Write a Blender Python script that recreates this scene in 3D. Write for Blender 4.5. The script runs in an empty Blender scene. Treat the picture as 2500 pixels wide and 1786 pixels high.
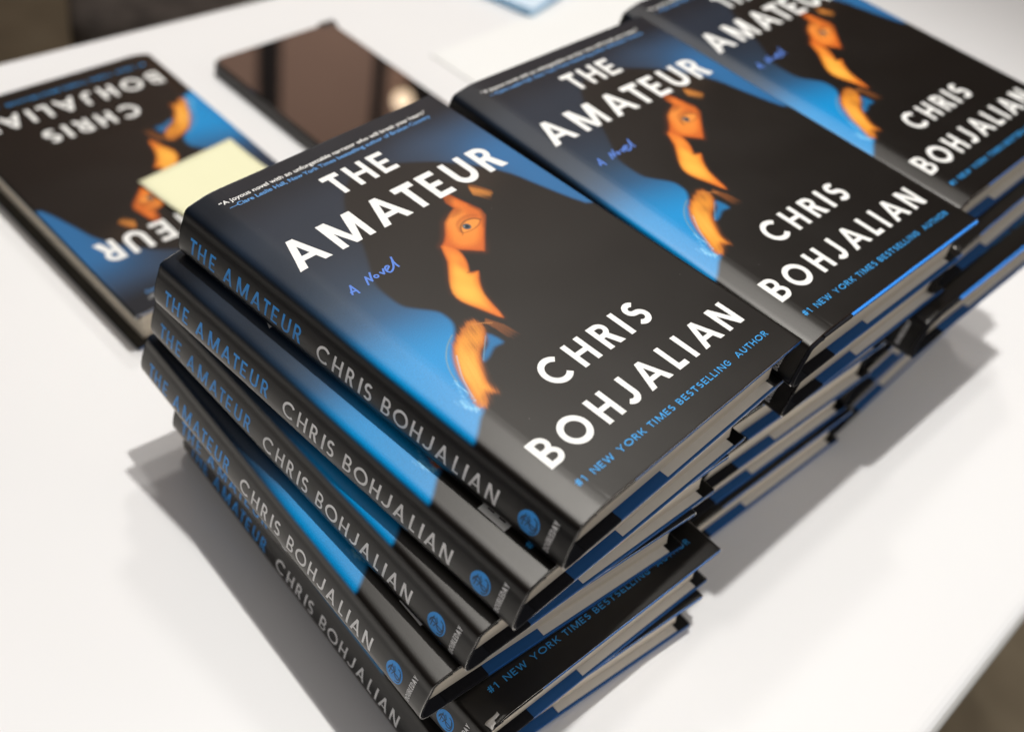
import bpy, math, random
import numpy as np
from mathutils import Vector, Matrix
from mathutils.geometry import delaunay_2d_cdt

random.seed(7)
rng = np.random.default_rng(7)
SC = bpy.context.scene
COL = SC.collection

# ---------------------------------------------------------------- frame of reference
# working unit: millimetres, origin at the head-spine corner of the top cover of the front stack.
TH = 28.45                       # thickness of one book
NST = 6                          # books per stack
ZT = -NST * TH                   # table top
TABLE_H = 0.74                   # height of the table top above the floor, metres
W, H = 158.1, 240.0              # cover width and height


def P(x, y, z):
    return Vector((x / 1000, y / 1000, (z - ZT) / 1000 + TABLE_H))


# ---------------------------------------------------------------- camera
cam = bpy.data.cameras.new('camera')
cam_o = bpy.data.objects.new('camera', cam)
COL.objects.link(cam_o)
_r = [[0.6669487635874336, -0.730121008911284, 0.14866963071038536],
      [-0.45032998954601844, -0.5539518655834208, -0.7002429800662984],
      [0.5936179303766662, 0.40007579652237935, -0.6982528981481617]]
X, Y, Z = Vector(_r[0]), -Vector(_r[1]), -Vector(_r[2])
m = Matrix((X, Y, Z)).transposed().to_4x4()
m.translation = P(-254.84, -365.59, 347.50)
cam_o.matrix_world = m
cam.sensor_width = 36
cam.lens = 36 * 2894.34 / 2500
cam.clip_start = 0.02
cam.clip_end = 60
cam.dof.use_dof = True
cam.dof.focus_distance = 0.522
cam.dof.aperture_fstop = 4.5
SC.camera = cam_o

# ---------------------------------------------------------------- light
world = bpy.data.worlds.new('World')
SC.world = world
world.use_nodes = True
wn = world.node_tree
wb = wn.nodes['Background']
# dim room: dark at eye level, a pale ceiling overhead
_tc = wn.nodes.new('ShaderNodeTexCoord')
_sp = wn.nodes.new('ShaderNodeSeparateXYZ')
_cr = wn.nodes.new('ShaderNodeValToRGB')
wn.links.new(_tc.outputs['Generated'], _sp.inputs[0])
wn.links.new(_sp.outputs['Z'], _cr.inputs[0])
_e = _cr.color_ramp.elements
_e[0].position = 0.0; _e[0].color = (0.020, 0.018, 0.017, 1)
_e[1].position = 1.0; _e[1].color = (1.0, 0.95, 0.92, 1)
for _p, _c in ((0.30, (0.026, 0.024, 0.023, 1)), (0.84, (0.045, 0.042, 0.040, 1)), (0.92, (0.62, 0.585, 0.565, 1))):
    _n = _e.new(_p); _n.color = _c
wn.links.new(_cr.outputs[0], wb.inputs[0])
wb.inputs[1].default_value = 1.0


def spot(name, loc, aim, watts, radius, angle, blend, colour):
    l = bpy.data.lights.new(name, 'SPOT')
    l.energy = watts
    l.shadow_soft_size = radius
    l.spot_size = math.radians(angle)
    l.spot_blend = blend
    l.color = colour
    o = bpy.data.objects.new(name, l)
    COL.objects.link(o)
    o.location = loc
    o.rotation_euler = (Vector(aim) - Vector(loc)).to_track_quat('-Z', 'Y').to_euler()
    return o


spot('ceiling_spot', P(307, -103, 1760), P(-40, -60, ZT), 100, 0.024, 64, 0.6, (1.0, 0.99, 0.97))
spot('ceiling_spot', P(1150, 820, 6000), P(250, 200, ZT), 225, 0.2, 24, 0.5, (1.0, 0.98, 0.95))
spot('ceiling_spot', P(2750, 1950, 5600), P(150, -50, ZT), 205, 0.25, 24, 0.5, (1.0, 0.975, 0.94))  # unseen extra spot, added to strengthen the sheen on the covers
spot('wall_fill_spot', P(1500, 1500, 1500), P(2600, 3000, 2100), 190, 0.2, 110, 0.8, (1.0, 0.90, 0.82))  # unseen spot added to brighten the wall mirrored in the tablet
# broad soft fill added behind the camera's right shoulder, its source unseen
al = bpy.data.lights.new('room_fill', 'AREA')
al.shape = 'RECTANGLE'; al.size = 1.6; al.size_y = 1.1
al.energy = 12
al.color = (0.97, 0.985, 1.0)
al_o = bpy.data.objects.new('room_fill', al)
COL.objects.link(al_o)
al_o.location = P(1900, -2300, 1250)
al_o.rotation_euler = (P(150, -150, -100) - al_o.location).to_track_quat('-Z', 'Y').to_euler()

al2 = bpy.data.lights.new('room_fill', 'AREA')  # second soft fill, added at camera left to lift spine lettering and shadow
al2.shape = 'RECTANGLE'; al2.size = 1.2; al2.size_y = 1.0
al2.energy = 10
al2.color = (0.98, 0.97, 1.0)
al2_o = bpy.data.objects.new('room_fill', al2)
COL.objects.link(al2_o)
al2_o.location = P(-1250, -2050, 900)
al2_o.rotation_euler = (P(0, -120, -90) - al2_o.location).to_track_quat('-Z', 'Y').to_euler()

SC.view_settings.view_transform = 'Standard'
SC.view_settings.look = 'None'
SC.view_settings.exposure = 0
SC.view_settings.gamma = 1
SC.view_settings.use_curve_mapping = False
SC.render.engine = 'CYCLES'
SC.cycles.use_denoising = True
SC.cycles.use_adaptive_sampling = False
SC.cycles.max_bounces = 8
SC.cycles.caustics_reflective = False
SC.cycles.caustics_refractive = False
SC.cycles.sample_clamp_indirect = 4


# ---------------------------------------------------------------- helpers
def tag(o, label=None, cat=None, group=None, kind=None):
    if label: o['label'] = label
    if cat: o['category'] = cat
    if group: o['group'] = group
    if kind: o['kind'] = kind
    return o


def empty(name, loc, rz=0.0):
    o = bpy.data.objects.new(name, None)
    COL.objects.link(o)
    o.location = loc
    o.rotation_euler = (0, 0, rz)
    o.empty_display_size = 0.02
    return o


def mesh_obj(name, verts, faces, mats, parent=None, mat_idx=None, smooth=False, loc=None):
    me = bpy.data.meshes.new(name)
    me.from_pydata([tuple(v) for v in verts], [], [tuple(f) for f in faces])
    for mt in (mats if isinstance(mats, (list, tuple)) else [mats]):
        me.materials.append(mt)
    if mat_idx is not None:
        me.polygons.foreach_set('material_index', np.array(mat_idx, dtype=np.int32))
    if smooth:
        me.polygons.foreach_set('use_smooth', np.ones(len(me.polygons), dtype=bool))
    me.update()
    o = bpy.data.objects.new(name, me)
    COL.objects.link(o)
    if parent: o.parent = parent
    if loc is not None: o.location = loc
    return o


def bevel(o, width, seg=3, angle=30):
    b = o.modifiers.new('bevel', 'BEVEL')
    b.width = width
    b.segments = seg
    b.limit_method = 'ANGLE'
    b.angle_limit = math.radians(angle)
    return o


class MB:
    """collects boxes and prisms into one mesh (metres)"""
    def __init__(s): s.v, s.f, s.m = [], [], []

    def box(s, lo, hi, mat=0, skip=()):
        n = len(s.v)
        (a, b, c), (d, e, g) = lo, hi
        s.v += [(a, b, c), (d, b, c), (d, e, c), (a, e, c), (a, b, g), (d, b, g), (d, e, g), (a, e, g)]
        fs = {'-z': (0, 3, 2, 1), '+z': (4, 5, 6, 7), '-y': (0, 1, 5, 4), '+x': (1, 2, 6, 5), '+y': (2, 3, 7, 6), '-x': (3, 0, 4, 7)}
        for k, q in fs.items():
            if k not in skip:
                s.f.append([n + i for i in q]); s.m.append(mat)
        return s

    def tube(s, p, q, r, n=12, mat=0):
        p, q = Vector(p), Vector(q)
        d = (q - p).normalized()
        a = d.orthogonal().normalized(); b = d.cross(a)
        k = len(s.v)
        for c in (p, q):
            for i in range(n):
                t = 2 * math.pi * i / n
                s.v.append(tuple(c + a * (r * math.cos(t)) + b * (r * math.sin(t))))
        for i in range(n):
            j = (i + 1) % n
            s.f.append([k + i, k + j, k + n + j, k + n + i]); s.m.append(mat)
        s.f.append([k + i for i in range(n)][::-1]); s.m.append(mat)
        s.f.append([k + n + i for i in range(n)]); s.m.append(mat)
        return s

    def obj(s, name, mats, parent=None, smooth=False, loc=None):
        return mesh_obj(name, s.v, s.f, mats, parent, s.m, smooth, loc)


def copy_tree(o, parent=None):
    c = o.copy()
    COL.objects.link(c)
    c.parent = parent
    for ch in list(o.children):
        copy_tree(ch, c)
    return c


# ---------------------------------------------------------------- materials
def principled(name, col=(0.5, 0.5, 0.5), rough=0.5, spec=0.5, metal=0.0, ior=None):
    mt = bpy.data.materials.new(name)
    mt.use_nodes = True
    b = mt.node_tree.nodes['Principled BSDF']
    b.inputs['Base Color'].default_value = (*col, 1)
    b.inputs['Roughness'].default_value = rough
    b.inputs['Specular IOR Level'].default_value = spec
    b.inputs['Metallic'].default_value = metal
    if ior: b.inputs['IOR'].default_value = ior
    return mt


def noise_mat(name, c1, c2, scale=200, rough=0.5, spec=0.4, bump=0.0, bump_scale=None, detail=4, stretch=None):
    mt = principled(name, c1, rough, spec)
    nt = mt.node_tree
    b = nt.nodes['Principled BSDF']
    tc = nt.nodes.new('ShaderNodeTexCoord')
    mp = nt.nodes.new('ShaderNodeMapping')
    if stretch: mp.inputs['Scale'].default_value = stretch
    nz = nt.nodes.new('ShaderNodeTexNoise')
    nz.inputs['Scale'].default_value = scale
    nz.inputs['Detail'].default_value = detail
    rp = nt.nodes.new('ShaderNodeMix'); rp.data_type = 'RGBA'
    rp.inputs[6].default_value = (*c1, 1); rp.inputs[7].default_value = (*c2, 1)
    nt.links.new(tc.outputs['Object'], mp.inputs['Vector'])
    nt.links.new(mp.outputs['Vector'], nz.inputs['Vector'])
    nt.links.new(nz.outputs['Fac'], rp.inputs[0])
    nt.links.new(rp.outputs[2], b.inputs['Base Color'])
    if bump:
        n2 = nt.nodes.new('ShaderNodeTexNoise')
        n2.inputs['Scale'].default_value = bump_scale or scale
        n2.inputs['Detail'].default_value = 3
        nt.links.new(mp.outputs['Vector'], n2.inputs['Vector'])
        bp = nt.nodes.new('ShaderNodeBump')
        bp.inputs['Strength'].default_value = bump
        bp.inputs['Distance'].default_value = 0.0004
        nt.links.new(n2.outputs['Fac'], bp.inputs['Height'])
        nt.links.new(bp.outputs['Normal'], b.inputs['Normal'])
    return mt


def jacket_mat():
    """printed paper under a satin laminate: diffuse print below, a soft even sheen above"""
    mt = bpy.data.materials.new('jacket_print')
    mt.use_nodes = True
    nt = mt.node_tree
    nt.nodes.remove(nt.nodes['Principled BSDF'])
    out = nt.nodes['Material Output']
    df = nt.nodes.new('ShaderNodeBsdfDiffuse')
    gl = nt.nodes.new('ShaderNodeBsdfGlossy'); gl.distribution = 'BECKMANN'
    fr = nt.nodes.new('ShaderNodeFresnel'); fr.inputs['IOR'].default_value = 1.50
    mx = nt.nodes.new('ShaderNodeMixShader')
    nt.links.new(fr.outputs[0], mx.inputs[0]); nt.links.new(df.outputs[0], mx.inputs[1]); nt.links.new(gl.outputs[0], mx.inputs[2])
    nt.links.new(mx.outputs[0], out.inputs['Surface'])
    gl.inputs['Color'].default_value = (1.0, 0.97, 0.92, 1)
    at = nt.nodes.new('ShaderNodeAttribute'); at.attribute_name = 'print'
    tc = nt.nodes.new('ShaderNodeTexCoord')
    nz = nt.nodes.new('ShaderNodeTexNoise'); nz.inputs['Scale'].default_value = 2600; nz.inputs['Detail'].default_value = 2
    nt.links.new(tc.outputs['Object'], nz.inputs['Vector'])
    mr = nt.nodes.new('ShaderNodeMapRange')
    mr.inputs[1].default_value = 0.25; mr.inputs[2].default_value = 0.75
    mr.inputs[3].default_value = 0.78; mr.inputs[4].default_value = 1.22
    nt.links.new(nz.outputs['Fac'], mr.inputs[0])
    mul = nt.nodes.new('ShaderNodeVectorMath'); mul.operation = 'SCALE'
    nt.links.new(at.outputs['Color'], mul.inputs[0]); nt.links.new(mr.outputs[0], mul.inputs['Scale'])
    # a scatter of dust
    vo = nt.nodes.new('ShaderNodeTexVoronoi'); vo.inputs['Scale'].default_value = 48; vo.inputs['Randomness'].default_value = 1
    nt.links.new(tc.outputs['Object'], vo.inputs['Vector'])
    lt = nt.nodes.new('ShaderNodeMath'); lt.operation = 'LESS_THAN'; lt.inputs[1].default_value = 0.008
    nt.links.new(vo.outputs['Distance'], lt.inputs[0])
    dm = nt.nodes.new('ShaderNodeMix'); dm.data_type = 'RGBA'
    nt.links.new(lt.outputs[0], dm.inputs[0]); nt.links.new(mul.outputs[0], dm.inputs[6]); dm.inputs[7].default_value = (0.25, 0.24, 0.22, 1)
    nt.links.new(dm.outputs[2], df.inputs['Color'])
    # faint handling marks in the sheen, and a fine tooth
    n2 = nt.nodes.new('ShaderNodeTexNoise'); n2.inputs['Scale'].default_value = 26; n2.inputs['Detail'].default_value = 6
    nt.links.new(tc.outputs['Object'], n2.inputs['Vector'])
    m2 = nt.nodes.new('ShaderNodeMapRange')
    m2.inputs[1].default_value = 0.3; m2.inputs[2].default_value = 0.7
    m2.inputs[3].default_value = 0.405; m2.inputs[4].default_value = 0.430
    nt.links.new(n2.outputs['Fac'], m2.inputs[0]); nt.links.new(m2.outputs[0], gl.inputs['Roughness'])
    n3 = nt.nodes.new('ShaderNodeTexNoise'); n3.inputs['Scale'].default_value = 1500; n3.inputs['Detail'].default_value = 2
    nt.links.new(tc.outputs['Object'], n3.inputs['Vector'])
    bp = nt.nodes.new('ShaderNodeBump'); bp.inputs['Strength'].default_value = 0.12; bp.inputs['Distance'].default_value = 0.0002
    nt.links.new(n3.outputs['Fac'], bp.inputs['Height'])
    for q in (df, gl, fr): nt.links.new(bp.outputs['Normal'], q.inputs['Normal'])
    return mt


M = {}
M['print'] = jacket_mat()
M['ink_white'] = noise_mat('ink_white', (0.84, 0.83, 0.79), (0.80, 0.79, 0.75), 900, 0.45, 0.4)
M['ink_grey'] = noise_mat('ink_grey', (0.86, 0.845, 0.83), (0.80, 0.785, 0.77), 900, 0.45, 0.4)
M['ink_blue'] = noise_mat('ink_blue', (0.035, 0.32, 0.70), (0.03, 0.29, 0.65), 900, 0.45, 0.4)
M['ink_spine_blue'] = noise_mat('ink_spine_blue', (0.035, 0.33, 0.84), (0.03, 0.30, 0.78), 900, 0.45, 0.4)
M['ink_periwinkle'] = noise_mat('ink_periwinkle', (0.10, 0.22, 0.64), (0.09, 0.20, 0.60), 900, 0.45, 0.4)
M['ink_quote_blue'] = noise_mat('ink_quote_blue', (0.12, 0.33, 0.66), (0.11, 0.30, 0.62), 900, 0.45, 0.4)
M['ink_dark'] = principled('ink_dark', (0.012, 0.06, 0.14), 0.45, 0.4)
M['paper'] = noise_mat('page_edges', (0.97, 0.87, 0.72), (0.52, 0.45, 0.35), 5, 0.85, 0.15, 0.6, 26, 7, (1, 1, 36))  # page lines, with soft brown shading bands painted into the paper
M['flap'] = noise_mat('flap_paper', (0.76, 0.715, 0.655), (0.70, 0.66, 0.60), 300, 0.5, 0.4)
M['board_blue'] = noise_mat('board_blue', (0.030, 0.26, 0.80), (0.026, 0.23, 0.74), 700, 0.5, 0.4, 0.2, 1500)
M['board_inner'] = noise_mat('board_inner', (0.004, 0.090, 0.29), (0.004, 0.078, 0.255), 700, 0.5, 0.4, 0.2, 1500)
M['board_side'] = noise_mat('board_side', (0.008, 0.11, 0.36), (0.007, 0.09, 0.31), 700, 0.5, 0.4)  # darker blue for the board edges, their shade painted in
M['cloth_black'] = noise_mat('cloth_black', (0.006, 0.006, 0.008), (0.012, 0.012, 0.016), 900, 0.7, 0.15, 0.3, 1800)
M['board_core'] = principled('board_core', (0.30, 0.28, 0.26), 0.8, 0.2)
M['table'] = noise_mat('table_laminate', (0.83, 0.815, 0.80), (0.80, 0.788, 0.775), 9, 0.42, 0.35, 0.05, 900)
M['table_edge'] = noise_mat('table_edge', (0.66, 0.65, 0.62), (0.62, 0.61, 0.58), 30, 0.5, 0.4)
M['floor'] = noise_mat('floor_carpet', (0.40, 0.33, 0.225), (0.19, 0.15, 0.098), 11, 0.9, 0.1, 0.6, 300)
M['note'] = noise_mat('sticky_note', (0.86, 0.835, 0.56), (0.84, 0.815, 0.54), 40, 0.7, 0.2)
M['slab'] = principled('slab_glass', (0.006, 0.005, 0.005), 0.0, 0.5, 0.0, 2.6)
M['slab_side'] = noise_mat('slab_side', (0.030, 0.026, 0.024), (0.045, 0.040, 0.036), 300, 0.5, 0.4)
M['white_paper'] = noise_mat('white_paper', (0.86, 0.85, 0.82), (0.84, 0.83, 0.80), 60, 0.7, 0.2)
M['pale_blue'] = noise_mat('pale_blue', (0.72, 0.83, 0.93), (0.66, 0.79, 0.91), 30, 0.35, 0.5)
M['blue_side'] = noise_mat('blue_side', (0.25, 0.48, 0.70), (0.21, 0.43, 0.65), 30, 0.35, 0.5)  # darker copy of the pack's blue, shade painted onto its sides
M['chair_fabric'] = noise_mat('chair_fabric', (0.003, 0.003, 0.003), (0.13, 0.105, 0.09), 26, 0.9, 0.1, 0.8, 180, 6)
M['metal_dark'] = principled('metal_dark', (0.02, 0.02, 0.02), 0.35, 0.5)
M['wall'] = noise_mat('wall_brown', (0.42, 0.28, 0.22), (0.36, 0.24, 0.19), 3, 0.8, 0.2)
M['wall_dark'] = principled('wall_dark', (0.012, 0.010, 0.009), 0.7, 0.2)

# ---------------------------------------------------------------- setting: floor, wall behind (seen only in the glossy slab)
fl = mesh_obj('floor', [(-8, -8, 0), (8, -8, 0), (8, 8, 0), (-8, 8, 0)], [(0, 1, 2, 3)], M['floor'])
tag(fl, kind='structure')

# ---------------------------------------------------------------- table
far0, far1 = Vector((119, 396)), Vector((340, 368))
nea0, nea1 = Vector((284, -378)), Vector((150, -374.5))


def online(a, b, x):
    t = (x - a.x) / (b.x - a.x)
    return a.y + t * (b.y - a.y)


tl = [(-345, online(nea0, nea1, -345) - 11), (1018, online(nea0, nea1, 1018) - 11), (1046, online(far0, far1, 1046) + 5), (-318, online(far0, far1, -318) + 5)]
table = empty('folding_table', P(340, 0, ZT - TABLE_H * 1000))
tag(table, 'white laminate table carrying the stacks of novels', 'table')


def prism(name, outline, z0, z1, mats, parent, bev=0.0, seg=3, top_idx=0, side_idx=0):
    base = parent.matrix_basis.translation if parent else Vector((0, 0, 0))
    n = len(outline)
    v = [P(x, y, z0) - base for x, y in outline] + [P(x, y, z1) - base for x, y in outline]
    f = [list(range(n))[::-1], list(range(n, 2 * n))] + [[i, (i + 1) % n, n + (i + 1) % n, n + i] for i in range(n)]
    o = mesh_obj(name, v, f, mats, parent, [side_idx, top_idx] + [side_idx] * n)
    if bev: bevel(o, bev / 1000, seg)
    return o


prism('table_top', tl, ZT - 24, ZT, [M['table'], M['table_edge']], table, 11, 6, 0, 1)
for lx, ly in ((-270, -300), (900, -330), (-250, 360), (930, 220)):
    MB().tube(P(lx, ly, ZT - 23) - table.location, P(lx, ly, ZT - 739.5) - table.location, 0.016, 16).obj('leg', M['metal_dark'], table, True)

# ---------------------------------------------------------------- the novel: profile of jacket in section (u, z), mm, z = 0 at the front cover
TOPZ = [(W, 0.0), (20, 0.0), (15, -0.02), (12, -0.18), (9.5, -0.58), (7, -1.08), (4.5, -1.62), (2.2, -2.16), (0.6, -2.75)]
SPN = [(-0.5, -3.6), (-1.3, -5.3), (-2.0, -7.8), (-2.9, -10.2), (-3.7, -12.8), (-4.4, -15.4), (-4.9, -18.0), (-5.2, -20.6), (-5.1, -23.0), (-4.5, -25.2),
       (-3.2, -27.0), (-1.4, -28.0), (0.9, -28.3)]
BOT = [(4, -28.4), (W, -28.4)]


def catmull(pts, sub=6, closed=False):
    pts = [np.array(p, float) for p in pts]
    n = len(pts); out = []
    rngi = range(n) if closed else range(n - 1)
    for i in rngi:
        if closed:
            p0, p1, p2, p3 = pts[i - 1], pts[i], pts[(i + 1) % n], pts[(i + 2) % n]
        else:
            p0, p1, p2, p3 = pts[max(i - 1, 0)], pts[i], pts[i + 1], pts[min(i + 2, n - 1)]
        for k in range(sub):
            t = k / sub
            out.append(0.5 * ((2 * p1) + (-p0 + p2) * t + (2 * p0 - 5 * p1 + 4 * p2 - p3) * t * t + (-p0 + 3 * p1 - 3 * p2 + p3) * t ** 3))
    if not closed: out.append(pts[-1])
    return out


curve = catmull(TOPZ[2:] + SPN + BOT[:1], 6)
curve_a = np.array(curve)


def front_z(u):
    """height of the front cover over the hinge"""
    k = (curve_a[:, 1] > -3.4) & (curve_a[:, 0] > 0.3)
    o = np.argsort(curve_a[k, 0])
    return np.interp(u, curve_a[k, 0][o], curve_a[k, 1][o])


def spine_u(z):
    s = curve_a[(curve_a[:, 1] < -3.2)]
    o = np.argsort(s[:, 1])
    return np.interp(z, s[o, 1], s[o, 0])


# profile sample list: fine over front and hinge and spine, coarse on the back, wrapped round both fore-edges
STEP = 0.55
prof = []
WR = [(W - 5.0, -2.65), (W - 0.9, -2.6), (W - 0.25, -2.4), (W + 0.2, -1.9), (W + 0.3, -1.2), (W + 0.1, -0.45), (W - 0.5, -0.06)]
prof += WR
us = np.arange(W - 1.2, 15.2, -STEP)
prof += [(u, 0.0) for u in us]
prof += [tuple(p) for p in curve[::2]]
prof += [(u, -28.4) for u in np.arange(8, W - 4, 14.0)]
prof += [(W - 0.5, -28.34), (W + 0.1, -27.9), (W + 0.3, -27.2), (W + 0.2, -26.6), (W - 0.25, -26.0), (W - 0.9, -25.85), (W - 9.0, -25.82)]
prof = np.array(prof)
NP = len(prof)
front_lo, front_hi = len(WR), len(WR) + len(us) + len(curve[::2])
vs = np.arange(0, H - 0.25, STEP)
vs = np.append(vs, H - 0.12)
NV = len(vs)


# ---- printed picture on the front: smooth fields, computed per point of the jacket sheet
def sdf(poly, x, y):
    p = np.array(poly, float)
    q = np.roll(p, -1, axis=0)
    d = np.full(x.shape, 1e9); inside = np.zeros(x.shape, bool)
    for (ax, ay), (bx, by) in zip(p, q):
        ex, ey = bx - ax, by - ay
        t = np.clip(((x - ax) * ex + (y - ay) * ey) / (ex * ex + ey * ey + 1e-12), 0, 1)
        d = np.minimum(d, np.hypot(x - ax - t * ex, y - ay - t * ey))
        c = ((ay > y) != (by > y)) & (x < (bx - ax) * (y - ay) / (by - ay + 1e-12) + ax)
        inside ^= c
    return np.where(inside, -d, d)


def line_d(pts, x, y):
    d = np.full(x.shape, 1e9)
    for (ax, ay), (bx, by) in zip(pts[:-1], pts[1:]):
        ex, ey = bx - ax, by - ay
        t = np.clip(((x - ax) * ex + (y - ay) * ey) / (ex * ex + ey * ey + 1e-12), 0, 1)
        d = np.minimum(d, np.hypot(x - ax - t * ex, y - ay - t * ey))
    return d


def mask(poly, x, y, soft, smooth=4):
    pp = catmull(poly, smooth, True) if smooth else poly
    s = np.clip(0.5 - sdf(pp, x, y) / soft, 0, 1)
    return s * s * (3 - 2 * s)


def sm(a, b, v):
    t = np.clip((v - a) / (b - a), 0, 1)
    return t * t * (3 - 2 * t)


def picture(x, y):
    """x from the spine, y from the head (mm) -> linear base colour"""
    g = lambda cx, cy, sx, sy: np.exp(-((x - cx) / sx) ** 2 - ((y - cy) / sy) ** 2)
    c = np.empty(x.shape + (3,))
    c[:] = (0.006, 0.009, 0.015)

    def lay(col, a):
        c[:] = c * (1 - a[..., None]) + np.array(col) * a[..., None]
    lay((0.013, 0.022, 0.038), 0.9 * sm(12, 40, y) * sm(150, 90, y))
    lay((0.020, 0.050, 0.095), 0.85 * sm(62, 108, y) * sm(60, 20, x))
    lay((0.016, 0.125, 0.29), 0.9 * sm(88, 132, y) * sm(64, 25, np.abs(x - 20)))
    lay((0.002, 0.255, 0.585), 0.97 * sm(108, 146, y + 0.25 * (20 - x)) * sm(70, 26, np.abs(x - 22)))
    lay((0.025, 0.052, 0.098), 0.9 * sm(84, 128, x) * sm(10, 34, y))
    lay((0.022, 0.135, 0.32), 0.95 * sm(112, 150, x) * sm(22, 62, y))
    # body of the figure and her dark hair
    fig = [(63, 37), (76, 28.5), (86, 27), (98, 33), (110, 40), (119, 46.5), (132, 60), (141, 74), (146, 90), (154, 113), (166, 130), (166, 250), (-14, 250),
           (-14, 188), (0, 184), (9, 178), (14.5, 174.5), (18, 163), (27, 146), (34, 139), (39.3, 133), (40.3, 127), (39, 122.5), (33, 115.5), (30, 111), (29.3, 104), (30.2, 94), (35, 85.5),
           (44, 70.5), (47, 61.5), (54, 48)]
    lay((0.0075, 0.006, 0.005), mask(fig, x, y, 3.2, 3))
    edge = mask(fig, x, y, 22, 3)
    lay((0.0075, 0.006, 0.005), 0.55 * sm(0.25, 0.9, edge) * sm(75, 20, y) )
    # warm brown sheen in the hair on the crown
    lay((0.045, 0.026, 0.014), 0.55 * g(122, 66, 16, 10) * (0.6 + 0.4 * np.sin(2.3 * (y - 0.55 * x))))
    # lower blue wedge between the tail of hair and the shoulder
    lay((0.010, 0.17, 0.40), 0.85 * mask([(46.5, 146), (48.5, 154), (43, 154), (37, 156.5), (33, 157), (36.5, 153.5), (42, 151)], x, y, 3, 3))
    # the lit strip of face: deep orange at its rims, glowing gold towards the middle
    def glow(poly, smooth, soft, cols):
        pp = catmull(poly, smooth, True) if smooth else poly
        sd = sdf(pp, x, y)
        m0 = sm(soft, -soft, sd)
        for (d0, d1, col) in cols:
            lay(col, m0 * sm(d0, d1, sd))
        return m0
    fu = [(99.7, 66.8), (103, 67.5), (104.9, 76), (107.2, 84.5), (105.8, 89.2), (101, 93.6), (86.1, 107.2), (82, 103.6), (77.3, 99.6), (75.0, 96.5), (72.2, 93.3), (76, 91.5), (79.2, 88.8), (86, 82),
          (90, 80.0), (93.6, 78.2), (97.6, 76.6), (97.4, 71.5)]
    lay((0.14, 0.030, 0.006), 0.6 * sm(4.0, -1.0, sdf(fu, x, y)) * sm(100, 82, x))
    a = glow(fu, 0, 1.3, ((1.4, 0.2, (0.46, 0.075, 0.009)), (0.9, -2.2, (0.70, 0.155, 0.017)), (-1.2, -5.0, (0.80, 0.235, 0.032))))
    lay((0.85, 0.30, 0.05), a * g(91, 85, 7, 8) * 0.8)
    lay((0.22, 0.048, 0.009), a * 0.8 * sm(5.0, 0.0, (x * 0.53 + (y - 85) * 0.85) - 39.5 - 0.5) * sm(98, 92, y))
    lay((0.56, 0.11, 0.015), a * 0.75 * np.clip(g(102, 84, 4.0, 9) + g(86, 104, 6, 4) + g(76, 94, 4, 5), 0, 1))
    lay((0.50, 0.11, 0.018), a * 0.6 * g(97, 85.5, 7, 2.2))
    lay((0.22, 0.05, 0.010), a * 0.5 * mask([(97, 76.8), (99.5, 79.5), (96, 81.5), (91, 80.6)], x, y, 4, 3))
    lay((0.05, 0.016, 0.006), a * 0.85 * sm(3.2, -0.6, line_d([(106.5, 80), (107.8, 86), (104.6, 91), (100.5, 95.5)], x, y) - 0.2))
    # wisps over the brow
    wisps = [(0.0, 0.9, 0.75), (-1.3, 0.75, 0.6), (1.2, 0.8, 0.7), (-2.5, 0.6, 0.4), (2.4, 0.7, 0.55), (3.4, 0.6, 0.35), (0.6, 0.45, 0.9), (-0.7, 0.4, 0.85), (1.9, 0.4, 0.8), (3.0, 0.35, 0.6)]
    for k, (o, w_, al_) in enumerate(wisps):
        f_ = (o + 2.5) / 5.9
        pth = catmull([(116.3 - 3.6 * f_, 67.8 + 7.2 * f_), (119.2 - 4.4 * f_, 71.6 + 7.0 * f_), (122.2 - 5.6 * f_ + 0.5 * (k % 3), 76.6 + 5.8 * f_ + 1.3 * (k % 2))], 5)
        l = line_d(pth, x, y)
        lay((0.66, 0.20, 0.030) if k < 6 else (0.82, 0.34, 0.06), al_ * np.clip(1 - l / (1.25 * w_), 0, 1) * sm(84.5, 74, y + 0.25 * (118 - x)) * sm(66.2, 69, y))
    # nose, cheek and neck
    flw = [(72.2, 93.2), (75.4, 95.4), (76.6, 99.6), (75.4, 104.8), (73.2, 108.9), (70.2, 112.6), (69.7, 113.8), (71.2, 114.8), (73.6, 115.6), (70.2, 119.2), (67.0, 123.2), (64.2, 128.2), (62, 136), (59.8, 143.6), (57.4, 138.6),
           (55.0, 132.2), (52.6, 125), (53.4, 119), (58.2, 112), (66.8, 102.4)]
    lay((0.14, 0.030, 0.006), 0.35 * sm(3.0, -1.0, sdf(flw, x, y)) * sm(76, 66, x))
    b = glow(flw, 2, 1.1, ((1.2, 0.2, (0.52, 0.095, 0.010)), (0.8, -2.2, (0.80, 0.225, 0.022)), (-0.8, -4.2, (0.88, 0.35, 0.042))))
    lay((0.92, 0.47, 0.065), b * np.clip(g(59, 122, 5.5, 8) + 0.6 * g(66, 112, 4, 5), 0, 1))
    lay((0.70, 0.165, 0.022), b * 0.8 * np.clip(g(74.5, 97, 5, 6) + g(60.5, 140, 3.5, 6) * 0.9 + g(70.8, 107.5, 2.6, 5) * 0.8, 0, 1))
    lay((0.25, 0.06, 0.012), 0.6 * np.clip(1 - line_d([(68.6, 113.2), (69.8, 113.9), (71.6, 114.4)], x, y) / 0.7, 0, 1))
    # eye
    lay((0.42, 0.085, 0.013), a * 0.55 * np.clip(1 - line_d(catmull([(87.0, 90.6), (89.6, 86.6), (94.0, 84.4), (98.6, 84.6), (102, 87.0)], 4), x, y) / 1.6, 0, 1))
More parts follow.
